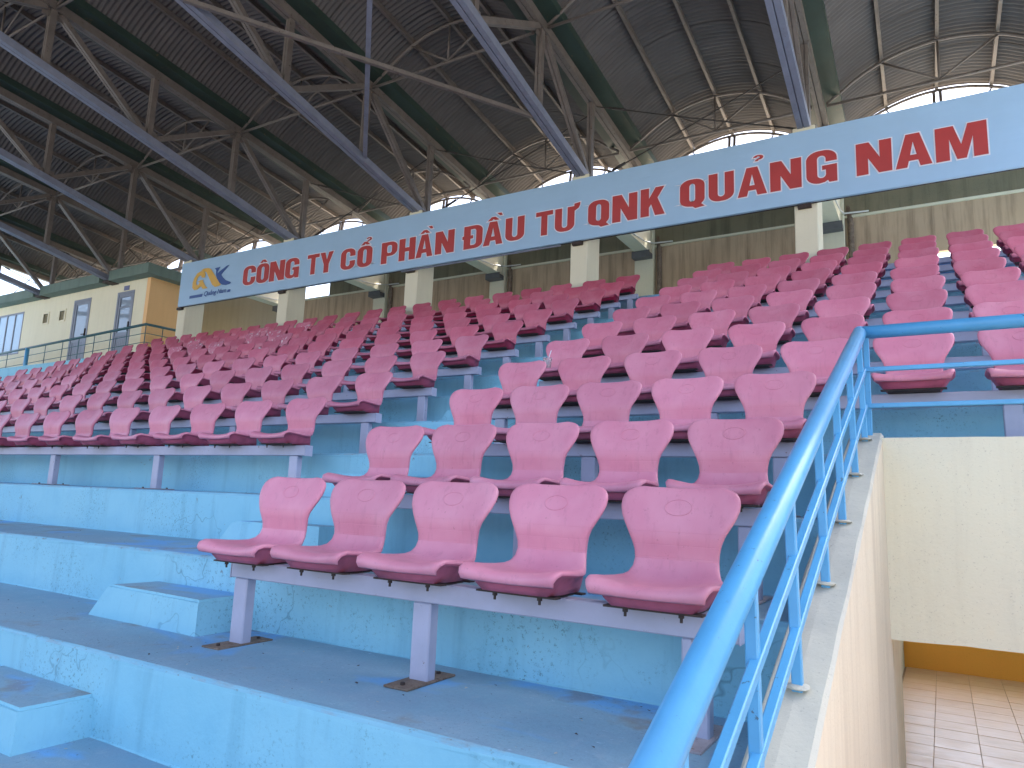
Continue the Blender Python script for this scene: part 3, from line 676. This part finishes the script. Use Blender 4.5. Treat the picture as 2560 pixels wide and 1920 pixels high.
def arc(cx, cy, rx, ry, a0, a1, n=7):
    return [(cx + rx * math.cos(R(a0 + (a1 - a0) * k / n)), cy + ry * math.sin(R(a0 + (a1 - a0) * k / n))) for k in range(n + 1)]
def rr(x0, y0, x1, y1, rx, ry):
    return arc(x1 - rx, y1 - ry, rx, ry, 0, 90) + arc(x0 + rx, y1 - ry, rx, ry, 90, 180) + arc(x0 + rx, y0 + ry, rx, ry, 180, 270) + arc(x1 - rx, y0 + ry, rx, ry, 270, 360)
def glyph(c):
    """outlines in a box 1 wide and 1 tall: heavy condensed capitals"""
    t, tv = .36, .155
    if c == 'O': return [rr(0, 0, 1, 1, .42, .26), rr(t + .02, tv, 1 - t - .02, 1 - tv, .13, .12)]
    if c == 'Q': 
        o = arc(.58, .74, .42, .26, 0, 90) + arc(.42, .74, .42, .26, 90, 180) + arc(.42, .26, .42, .26, 180, 255) + [(.52, -.02), (.62, -.09), (1.0, -.055), (.86, .055)] + arc(.58, .26, .42, .26, 320, 360)
        return [o, rr(t + .02, tv, 1 - t - .02, 1 - tv, .13, .12)]
    if c == 'C':
        return [[(1, .62)] + arc(.58, .74, .42, .26, 0, 90) + arc(.42, .74, .42, .26, 90, 180) + arc(.42, .26, .42, .26, 180, 270) + arc(.58, .26, .42, .26, 270, 360) + [(1, .40), (.64, .40)]
                + arc(.5, tv + .1, .14, .1, 0, -180)[:] + arc(.5, 1 - tv - .1, .14, .1, 180, 0) + [(.64, .62)]]
    if c == 'G':
        return [[(1, .64)] + arc(.58, .74, .42, .26, 0, 90) + arc(.42, .74, .42, .26, 90, 180) + arc(.42, .26, .42, .26, 180, 270) + [(.60, .02), (.70, .07), (.74, .0), (1, 0), (1, .53), (.52, .53), (.52, .40), (.64, .40)]
                + arc(.5, tv + .1, .14, .1, 0, -180) + arc(.5, 1 - tv - .1, .14, .1, 180, 0) + [(.64, .64)]]
    if c == 'D':
        o = [(0, 0), (.5, 0)] + arc(.58, .24, .42, .24, 270, 360) + arc(.58, .76, .42, .24, 0, 90) + [(0, 1), (0, .58), (-.08, .58), (-.08, .44), (0, .44)]
        h = [(t, tv), (.5, tv)] + arc(.53, tv + .1, .13, .1, 270, 360) + arc(.53, 1 - tv - .1, .13, .1, 0, 90) + [(t, 1 - tv), (t, .58), (.5, .58), (.5, .44), (t, .44)]
        return [o, h]
    if c == 'P':
        return [[(0, 0), (t, 0), (t, .34), (.55, .34)] + arc(.58, .58, .42, .24, 270, 360) + arc(.58, .76, .42, .24, 0, 90) + [(0, 1)], rr(t, .48, .66, 1 - tv, .1, .1)]
    if c in 'UW':
        o = [(0, 1)] + arc(.42, .26, .42, .26, 180, 270) + arc(.58, .26, .42, .26, 270, 360)
        if c == 'W': o += [(1, .80), (1.06, .83), (1.2, .90), (1.26, 1.0), (1.28, 1.13), (.98, 1.10), (.98, 1.0)]
        else: o += [(1, 1)]
        return [o + [(1 - t, 1)] + arc(.5, tv + .1, .5 - t, .1, 0, -180) + [(t, 1)]]
    if c == 'N': return [[(0, 0), (.335, 0), (.335, .50), (.63, 0), (1, 0), (1, 1), (.665, 1), (.665, .48), (.37, 1), (0, 1)]]
    if c == 'T': return [[(.32, 0), (.68, 0), (.68, .82), (1, .82), (1, 1), (0, 1), (0, .82), (.32, .82)]]
    if c == 'Y': return [[(.32, 0), (.68, 0), (.68, .40), (1, 1), (.66, 1), (.52, .62), (.36, 1), (0, 1), (.32, .40)]]
    if c == 'H': return [[(0, 0), (.37, 0), (.37, .40), (.63, .40), (.63, 0), (1, 0), (1, 1), (.63, 1), (.63, .58), (.37, .58), (.37, 1), (0, 1)]]
    if c == 'A': return [[(0, 0), (.32, 0), (.37, .19), (.63, .19), (.68, 0), (1, 0), (.69, 1), (.31, 1)], [(.41, .36), (.5, .76), (.59, .36)]]
    if c == 'K': return [[(0, 0), (.35, 0), (.35, .30), (.44, .42), (.60, 0), (1, 0), (.70, .62), (.98, 1), (.62, 1), (.35, .62), (.35, 1), (0, 1)]]
    if c == 'M': return [[(0, 0), (.27, 0), (.27, .62), (.41, 0), (.59, 0), (.73, .62), (.73, 0), (1, 0), (1, 1), (.64, 1), (.5, .42), (.36, 1), (0, 1)]]
def mark(kind, cx=.5):
    if kind == '^': return [[(cx - .30, 1.05), (cx - .08, 1.05), (cx, 1.11), (cx + .08, 1.05), (cx + .30, 1.05), (cx + .10, 1.20), (cx - .10, 1.20)]]
    if kind == '`': return [[(cx + .18, 1.34), (cx + .40, 1.33), (cx + .46, 1.22), (cx + .33, 1.22)]]
    if kind == '?':
        return [[(cx + .10, 1.19), (cx + .22, 1.19), (cx + .24, 1.23)] + arc(cx + .22, 1.31, .18, .09, -60, 170, 9) + [(cx + .18, 1.315)] + arc(cx + .22, 1.315, .06, .035, 160, -40, 6) + [(cx + .13, 1.24)]]
def flat(splines, off, ext, mat, name):
    cu = bpy.data.curves.new(name, 'CURVE'); cu.dimensions = '2D'; cu.fill_mode = 'BOTH'; cu.offset = off; cu.extrude = ext
    for s in splines:
        sp = cu.splines.new('POLY'); pts = []
        for p in s:
            if not pts or (abs(p[0] - pts[-1][0]) + abs(p[1] - pts[-1][1]) > 1e-4): pts.append(p)
        sp.points.add(len(pts) - 1); sp.use_cyclic_u = True
        for q, p in zip(sp.points, pts): q.co = (p[0], p[1], 0, 1)
    o = bpy.data.objects.new(name, cu); C.objects.link(o); dg = bpy.context.evaluated_depsgraph_get(); dg.update()
    me = bpy.data.meshes.new_from_object(o.evaluated_get(dg)); bpy.data.objects.remove(o); bpy.data.curves.remove(cu)
    me.materials.clear(); me.materials.append(M[mat]); me.name = name
    return me
LET = [('C', '', -10.812, -10.396, 4.550, 5.000), ('O', '^', -10.362, -9.958, 4.545, 4.995), ('N', '', -9.933, -9.459, 4.538, 4.990), ('G', '', -9.435, -9.014, 4.532, 4.985), ('T', '', -8.77, -8.421, 4.535, 4.975), ('Y', '', -8.396, -8.018, 4.525, 4.970),
       ('C', '', -7.797, -7.401, 4.507, 4.950), ('O', '^?', -7.343, -6.946, 4.500, 4.940), ('P', '', -6.707, -6.303, 4.488, 4.925), ('H', '', -6.257, -5.858, 4.486, 4.930), ('A', '^`', -5.839, -5.438, 4.488, 4.935), ('N', '', -5.381, -4.945, 4.490, 4.932),
       ('D', '', -4.728, -4.32, 4.490, 4.928), ('A', '^`', -4.302, -3.891, 4.490, 4.928), ('U', '', -3.835, -3.45, 4.500, 4.932), ('T', '', -3.22, -2.892, 4.500, 4.932), ('W', '', -2.849, -2.481, 4.505, 4.925), ('Q', '', -2.231, -1.855, 4.515, 4.945), ('N', '', -1.799, -1.37, 4.503, 4.960),
       ('K', '', -1.316, -0.917, 4.512, 4.975), ('Q', '', -0.674, -0.291, 4.550, 4.985), ('U', '', -0.23, 0.147, 4.555, 5.000), ('A', '?', 0.2, 0.617, 4.550, 4.990), ('N', '', .664, 1.091, 4.550, 5.00), ('G', '', 1.155, 1.555, 4.550, 5.035), ('N', '', 1.797, 2.228, 4.560, 5.02), ('A', '', 2.267, 2.69, 4.555, 5.02), ('M', '', 2.733, 3.301, 4.550, 5.015)]
for nl, (c, mk_, x0, x1, z0, z1) in enumerate(LET):
    groups = [glyph(c)] + [mark(m_) for m_ in mk_]
    W, H = x1 - x0, z1 - z0
    groups = [[[(p[0] * W, p[1] * H) for p in s] for s in g_] for g_ in groups]; sp = sum(groups, [])
    a = inst('letter', flat(sp, 0, .002, 'red', 'letter'), sign, S(x0, SY - .0105, z0), (R(90), 0, 0))
    for ng, g_ in enumerate(groups): inst('letter_border', flat(g_, .017, .0004, 'white', 'letter_border'), a, (0, 0, -.0030 - .0030 * (nl % 2) - .0009 * ng))
def px(u, v):                                   # a point of the sign drawing, measured on the board in millimetre-true board coordinates
    return u, v
def logo(name, outlines, mat, parent=sign):
    return inst(name, flat(outlines, 0, .002, mat, name), parent, S(0, SY - .0105, 0), (R(90), 0, 0))
LG = [(-12.20, 4.93), (-12.19, 5.02), (-12.245, 5.095), (-12.36, 5.115), (-12.50, 5.075), (-12.60, 4.97), (-12.645, 4.85), (-12.635, 4.73), (-12.56, 4.665), (-12.44, 4.665), (-12.31, 4.735), (-12.23, 4.655), (-12.05, 4.655), (-12.14, 4.715), (-12.22, 4.81), (-12.26, 4.855), (-12.22, 4.875), (-12.34, 4.89), (-12.46, 4.86), (-12.37, 4.84), (-12.42, 4.78), (-12.48, 4.78), (-12.505, 4.85), (-12.48, 4.94), (-12.42, 5.0), (-12.345, 5.0), (-12.315, 4.945)]
logo('logo_letter', [LG], 'yellow')
logo('logo_swoosh', [[(-12.37, 5.135), (-12.25, 5.165), (-12.10, 5.155), (-12.0, 5.12), (-11.93, 5.04), (-11.58, 4.685), (-11.63, 4.66), (-11.78, 4.648), (-11.90, 4.72), (-12.06, 4.93), (-12.16, 5.06)]], 'yellow')
logo('logo_letter', [[(-11.86, 5.115), (-11.66, 5.125), (-11.69, 5.09), (-11.745, 5.02), (-11.745, 4.965), (-11.68, 5.01), (-11.43, 5.12), (-11.35, 5.125), (-11.49, 5.02), (-11.60, 4.925), (-11.53, 4.85), (-11.42, 4.77), (-11.22, 4.70), (-11.27, 4.665), (-11.40, 4.65), (-11.52, 4.67), (-11.64, 4.74), (-11.74, 4.85), (-11.80, 4.96), (-11.80, 5.06)]], 'navy')
logo('logo_stripe', [[(-12.70, 4.535), (-12.21, 4.535), (-12.23, 4.468), (-12.70, 4.468)]], 'navy')
logo('logo_stripe', [[(-11.305, 4.528), (-11.215, 4.528), (-11.225, 4.468), (-11.325, 4.468)]], 'navy')
tx = bpy.data.curves.new('logo_text', 'FONT'); tx.body = 'Qu\u1ea3ng Nam'; tx.size = .155; tx.shear = .25; tx.extrude = .001; tx.offset = .002; tx.space_character = .95; tx.fill_mode = 'BOTH'
to = bpy.data.objects.new('logo_text', tx); C.objects.link(to); dg = bpy.context.evaluated_depsgraph_get(); dg.update()
tm = bpy.data.meshes.new_from_object(to.evaluated_get(dg)); bpy.data.objects.remove(to); tm.materials.clear(); tm.materials.append(M['navy'])
xs_ = [v.co.x for v in tm.vertices]; kx = .80 / (max(xs_) - min(xs_))
for v in tm.vertices: v.co.x = (v.co.x - min(xs_)) * kx
inst('logo_text', tm, sign, S(-12.16, SY - .0105, 4.475), (R(90), 0, 0))

# ------------------------------------------------------------------ the roof
zt = lambda y: 7.10 - .10 * (y - 8.4)          # top chord
zb = lambda y: 5.56 + .19 * (8.0 - y)          # bottom chord
dx = lambda y: -.012 * (y - 8.0)               # the trusses stand a touch askew
ND = [8.36, 6.42, 4.58, 2.75, .92, -.92, -2.78, -4.65]
TN = {-1: 'farthest right', 0: 'above the letters NG', 1: 'above the letters QNK', 2: 'above the letters PHAN', 3: 'above the word CONG', 4: 'landing at the left end of the sign', 5: 'over the right door of the press box', 6: 'at the left of the press box', 7: 'outermost left, against open sky'}
for k in range(-1, 8):
    X = XK(k); t = empty('roof_truss', (X, 8.0, 5.5))
    P = lambda y, z, a=0: (dx(y) + a, y - 8.0, z - 5.5)
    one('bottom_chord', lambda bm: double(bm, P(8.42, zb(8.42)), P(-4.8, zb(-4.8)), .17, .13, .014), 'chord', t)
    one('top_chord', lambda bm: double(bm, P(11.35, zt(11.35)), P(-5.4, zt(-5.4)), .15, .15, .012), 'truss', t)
    for n_, y in enumerate(ND):
        one('post', lambda bm: double(bm, P(y, zb(y) + .065), P(y, zt(y) - .075), .10, .10, .012, Vector((0, 1, 0))), 'truss', t)
        one('gusset', lambda bm: (box(bm, dx(y) - .006, dx(y) + .006, y - 8.16, y - 7.84, zb(y) + .066 - 5.5, zb(y) + .20 - 5.5),) if n_ % 2 == 0 else (box(bm, dx(y) - .006, dx(y) + .006, y - 8.16, y - 7.84, zt(y) - .21 - 5.5, zt(y) - .076 - 5.5),), 'truss', t)
    for a, b in ((1, 0), (1, 2), (3, 2), (3, 4), (5, 4), (5, 6), (7, 6)):
        ya, yb_ = ND[a], ND[b]; s = .11 if yb_ > ya else -.11
        one('diagonal', lambda bm: double(bm, P(ya + s, zt(ya + s) - .085), P(yb_ - s, zb(yb_ - s) + .075), .11, .09, .012), 'truss', t)
    one('diagonal', lambda bm: double(bm, P(8.5, zb(8.3) + .08), P(10.75, zt(10.75) - .08), .12, .09, .012), 'truss', t)
    one('rear_post', lambda bm: double(bm, P(10.85, 5.97), P(10.85, zt(10.85) - .075), .14, .12, .012, Vector((0, 1, 0))), 'truss', t)
    one('rear_brace', lambda bm: double(bm, P(10.95, 6.05), P(11.3, zt(11.3) - .08), .10, .06, .012), 'truss', t)
    if k >= 5: one('bearing', lambda bm: box(bm, -.16, .16, .02, .30, zb(8.1) - 5.62, zb(8.1) - 5.565), 'dark', t)
    else: one('bearing', lambda bm: box(bm, -.17, .17, .02, .46, 5.522 - 5.5, zb(8.3) - .068 - 5.5), 'truss', t)
    tag(t, 'steel roof truss with blue grey bottom chord, ' + TN[k], 'truss', 'roof trusses over the stand')
    g = tag(one('roof_gutter', lambda bm: [bar(bm, P(11.6, zt(11.6) + dz, ax), P(-5.7, zt(-5.7) + dz, ax), w, h) for ax, dz, w, h in ((0, .085, .66, .012), (-.33, .15, .012, .13), (.33, .15, .012, .13))], 'gutter'), 'dark green valley gutter on the roof truss ' + TN[k], 'gutter', 'valley gutters between the roof vaults')
    g.location = (X, 8.0, 5.5)

# vault: corrugated sheets over purlins
HS, RISE = 1.53, .60
RAD = (HS * HS + RISE * RISE) / (2 * RISE)
TH0 = math.asin(HS / RAD)
def vz(x): return math.sqrt(RAD * RAD - x * x) - (RAD - RISE)
SL = 1.06
def sheet(bm):
    nA, wave, per = 14, .088, 5
    nY = int((SL + .05) / wave * per); g = []
    for j in range(nY + 1):
        y = (SL + .05) * j / nY; h = .017 * math.sin(2 * math.pi * y / wave)
        row = []
        for a in range(nA + 1):
            th = -TH0 * 1.04 + 2.08 * TH0 * a / nA; r = RAD + h
            row.append(bm.verts.new((r * math.sin(th), y, r * math.cos(th) - (RAD - RISE) - .10 * y + .012 * y / SL)))
        g.append(row)
    for j in range(nY):
        for a in range(nA): face(bm, (g[j][a], g[j][a + 1], g[j + 1][a + 1], g[j + 1][a]))
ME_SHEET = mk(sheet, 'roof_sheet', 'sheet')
def vaultpts(y, dz, n=14, lim=1.0):
    return [(x, y, vz(x) + dz) for x in [(-HS + 2 * HS * a / n) * lim for a in range(n + 1)]]
VN = {-1: 'past the sign end', 0: 'over the word QUANG', 1: 'over the letters QNK and TU', 2: 'over the words PHAN DAU', 3: 'over the words CONG TY', 4: 'over the press box corner', 5: 'over the press box doors', 6: 'last on the left'}
for k in range(-1, 7):
    X = XK(k) - 1.78
    Zs = lambda y: zt(y) + .17
    t = empty('vault_roof', (X, 8.0, Zs(8.0)))
    V = lambda y: -.10 * (y - 8.0)
    for n_ in range(16):
        y = 11.45 - SL * (n_ + 1)
        inst('roof_sheet', ME_SHEET, t, (dx(y), y - 8.0, V(y) + .004))
    for q in (-1.49, -.80, 0, .80, 1.49):
        one('purlin', lambda bm: (bar(bm, (q + dx(11.5), 3.45, V(11.45) + vz(q) - .055), (q + dx(-5.5), -13.5, V(-5.5) + vz(q) - .055), .05, .09),), 'truss', t)
    tag(t, 'corrugated grey barrel vault of the roof, ' + VN[k], 'roof', 'corrugated roof vaults')
    # arched cross trusses under each vault
    for n_, y in enumerate((11.35, 10.0, 6.42, 2.75, -.92)):
        if n_ == 4 and k < 2: continue
        a = empty('arched_truss', (X + dx(y), y, Zs(y)))
        rear = n_ == 0
        pts = [(x, 0, vz(x) - (.135 if not rear else .135)) for x in [-1.60 + 3.2 * q / 18 for q in range(19)] if abs(x) <= HS] 
        pts = [(-1.66, 0, -.20)] + pts + [(1.66, 0, -.20)]
        one('arch_chord', lambda bm: tube(bm, pts, .026, 6), 'truss', a)
        if not rear:
            one('tie_chord', lambda bm: tube(bm, [(-1.66, 0, -.24), (1.66, 0, -.24)], .024, 6), 'truss', a)
            one('strut', lambda bm: tube(bm, [(0, 0, -.22), (0, 0, RISE - .15)], .018, 6), 'truss', a)
            for s in (-1, 1): one('strut', lambda bm: tube(bm, [(0, 0, -.22), (.80 * s, 0, vz(.8) - .15)], .018, 6), 'truss', a)
        else:
            one('rear_post', lambda bm: (bar(bm, (-.05, -.2, 5.97 - Zs(y)), (-.05, 0, RISE - .16), .05, .05), bar(bm, (.05, -.2, 5.97 - Zs(y)), (.05, 0, RISE - .16), .05, .05)), 'truss', a)
            for s in (-1, 1): one('strut', lambda bm: tube(bm, [(.80 * s, 0, vz(.8) - .15), (.15 * s, -.2, -.9)], .016, 6), 'truss', a)
        tag(a, 'thin arched truss, ' + ('rearmost' if rear else ORD[n_] + ' from the rear') + ', under the vault ' + VN[k], 'truss', 'arched cross trusses under the vaults')
# wind bracing rods with turnbuckles, crossed between neighbouring trusses
def rod(p, q, lab):
    p, q = Vector(p), Vector(q); t = empty('bracing_rod', p); d = q - p
    one('rod', lambda bm: tube(bm, [(0, 0, 0), d * .5 + Vector((0, 0, -.02)), d], .011, 6), 'cable', t)
    for f in (.12,): one('turnbuckle', lambda bm: (tube(bm, [d * (f - .03), d * (f + .04)], .024, 6), tube(bm, [d * (f - .055), d * (f - .035)], .02, 6)), 'cable', t)
    tag(t, lab, 'rod', 'crossed bracing rods between the trusses')
for k in range(0, 7):
    a, b = XK(k + 1) + .08, XK(k) - .08
    rod((a, 8.42, zt(8.4) - .12), (b, 8.42, zb(8.4) + .22), 'dark bracing rod falling rightward under the vault ' + VN[k])
    rod((a, 8.46, zb(8.4) + .12), (b, 8.46, zt(8.4) - .22), 'dark bracing rod rising rightward under the vault ' + VN[k])
tag(one('bracing_bar', lambda bm: bar(bm, (XK(1) - .08, 6.42, zb(6.42) - .05), (XK(2) + .1, 2.75, zb(2.75) - .05), .06, .06), 'truss'), 'rusty steel brace falling to the right across the truss chords', 'brace', 'lateral braces under the roof')
tag(one('bracing_bar', lambda bm: bar(bm, (XK(2) + .08, 6.42, zb(6.42) + .04), (XK(1) - .1, 2.75, zb(2.75) + .04), .07, .06), 'chord'), 'blue grey steel brace rising steeply to the top edge of the photo', 'brace', 'lateral braces under the roof')
